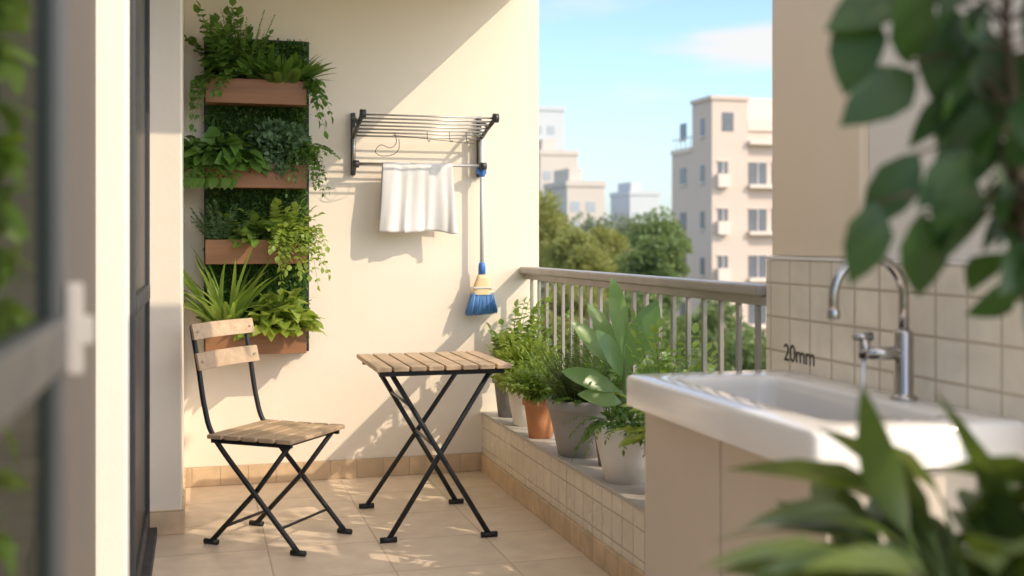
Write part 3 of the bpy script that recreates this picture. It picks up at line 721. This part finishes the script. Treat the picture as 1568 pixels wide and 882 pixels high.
# ------------------------------------------------------------------ light
sd=Vector((1,-.9,.95)).normalized()
w=bpy.data.worlds.new('World'); S.world=w; w.use_nodes=True; nt=w.node_tree; N=nt.nodes; Lk=nt.links
bg=N['Background']; sk=N.new('ShaderNodeTexSky'); sk.sky_type='NISHITA'; sk.sun_disc=False
sk.sun_elevation=math.asin(sd.z); sk.sun_rotation=math.atan2(sd.x,sd.y); sk.air_density=1.0; sk.dust_density=1.0; sk.altitude=50
def MX(f,a,b,mode='MIX'):
    x=N.new('ShaderNodeMix'); x.data_type='RGBA'; x.blend_type=mode
    for i,v in ((0,f),(6,a),(7,b)):
        if isinstance(v,(int,float)): x.inputs[i].default_value=v
        elif isinstance(v,tuple): x.inputs[i].default_value=(*v,1)
        else: Lk.new(v,x.inputs[i])
    return x.outputs[2]
def MT(op,a,b=None):
    x=N.new('ShaderNodeMath'); x.operation=op
    for i,v in enumerate((a,b)):
        if v is None: continue
        if isinstance(v,(int,float)): x.inputs[i].default_value=v
        else: Lk.new(v,x.inputs[i])
    return x.outputs[0]
def MR(v,a,b,c,d):
    x=N.new('ShaderNodeMapRange'); x.interpolation_type='SMOOTHSTEP'; Lk.new(v,x.inputs[0])
    for i,q in enumerate((a,b,c,d)): x.inputs[i+1].default_value=q
    return x.outputs[0]
tc=N.new('ShaderNodeTexCoord'); G=tc.outputs['Generated']; sp=N.new('ShaderNodeSeparateXYZ'); Lk.new(G,sp.inputs[0])
base=MX(1.0,sk.outputs[0],(1.55,1.7,1.9),'MULTIPLY')
base=MX(MR(sp.outputs[2],-.02,.19,.58,.0),base,(4.3,5.0,5.5))
mp=N.new('ShaderNodeMapping'); mp.inputs['Scale'].default_value=(1.2,1.2,6.5); mp.inputs['Location'].default_value=(.3,.1,.2); Lk.new(G,mp.inputs[0])
no=N.new('ShaderNodeTexNoise'); no.inputs['Scale'].default_value=3.4; no.inputs['Detail'].default_value=9; no.inputs['Roughness'].default_value=.58; Lk.new(mp.outputs[0],no.inputs['Vector'])
def cloud(cx_,cz_,sx_,sz_,s_):
    dx=MT('MULTIPLY',MT('SUBTRACT',sp.outputs[0],cx_),sx_); dz=MT('MULTIPLY',MT('SUBTRACT',sp.outputs[2],cz_),sz_)
    return MR(MT('SQRT',MT('ADD',MT('MULTIPLY',dx,dx),MT('MULTIPLY',dz,dz))),0,1,s_,0)
bank=MT('ADD',cloud(.475,.168,8,32,.42),cloud(.37,.13,9,60,.20))
dens=MR(MT('ADD',no.outputs['Fac'],bank),.55,.88,0,.95)
base=MX(dens,base,(6.4,6.3,6.2))
# warm bright veil added overhead, out of view, to fill the shaded walls
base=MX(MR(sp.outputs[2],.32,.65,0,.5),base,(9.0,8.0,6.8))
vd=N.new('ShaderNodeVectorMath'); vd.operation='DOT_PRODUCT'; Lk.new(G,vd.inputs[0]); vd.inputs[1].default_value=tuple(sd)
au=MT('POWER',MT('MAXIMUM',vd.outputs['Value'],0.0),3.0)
base=MX(au,base,(9.5,7.4,5.2),'ADD')  # warm glow added around the sun, behind the camera, to soften shadows
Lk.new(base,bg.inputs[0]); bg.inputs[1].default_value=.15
sun=bpy.data.lights.new('sun','SUN'); sun.energy=3.2; sun.angle=math.radians(.5); sun.color=(1,.83,.62)
so=bpy.data.objects.new('sun',sun); COL.objects.link(so); so.rotation_euler=(-sd).to_track_quat('-Z','Y').to_euler(); so.location=(8,-6,9)
# ------------------------------------------------------------------ camera
cd=bpy.data.cameras.new('camera'); cam=bpy.data.objects.new('camera',cd); COL.objects.link(cam)
cam.location=(0,0,1.25); cam.rotation_euler=(math.radians(90),0,-math.radians(15.6)); cd.sensor_width=36; cd.lens=39.8; cd.shift_y=-.0453
cd.clip_start=.05; cd.clip_end=5000; cd.dof.use_dof=True; cd.dof.focus_distance=5.2; cd.dof.aperture_fstop=2.0
S.camera=cam
S.view_settings.view_transform='Standard'; S.view_settings.look='None'; S.view_settings.exposure=0
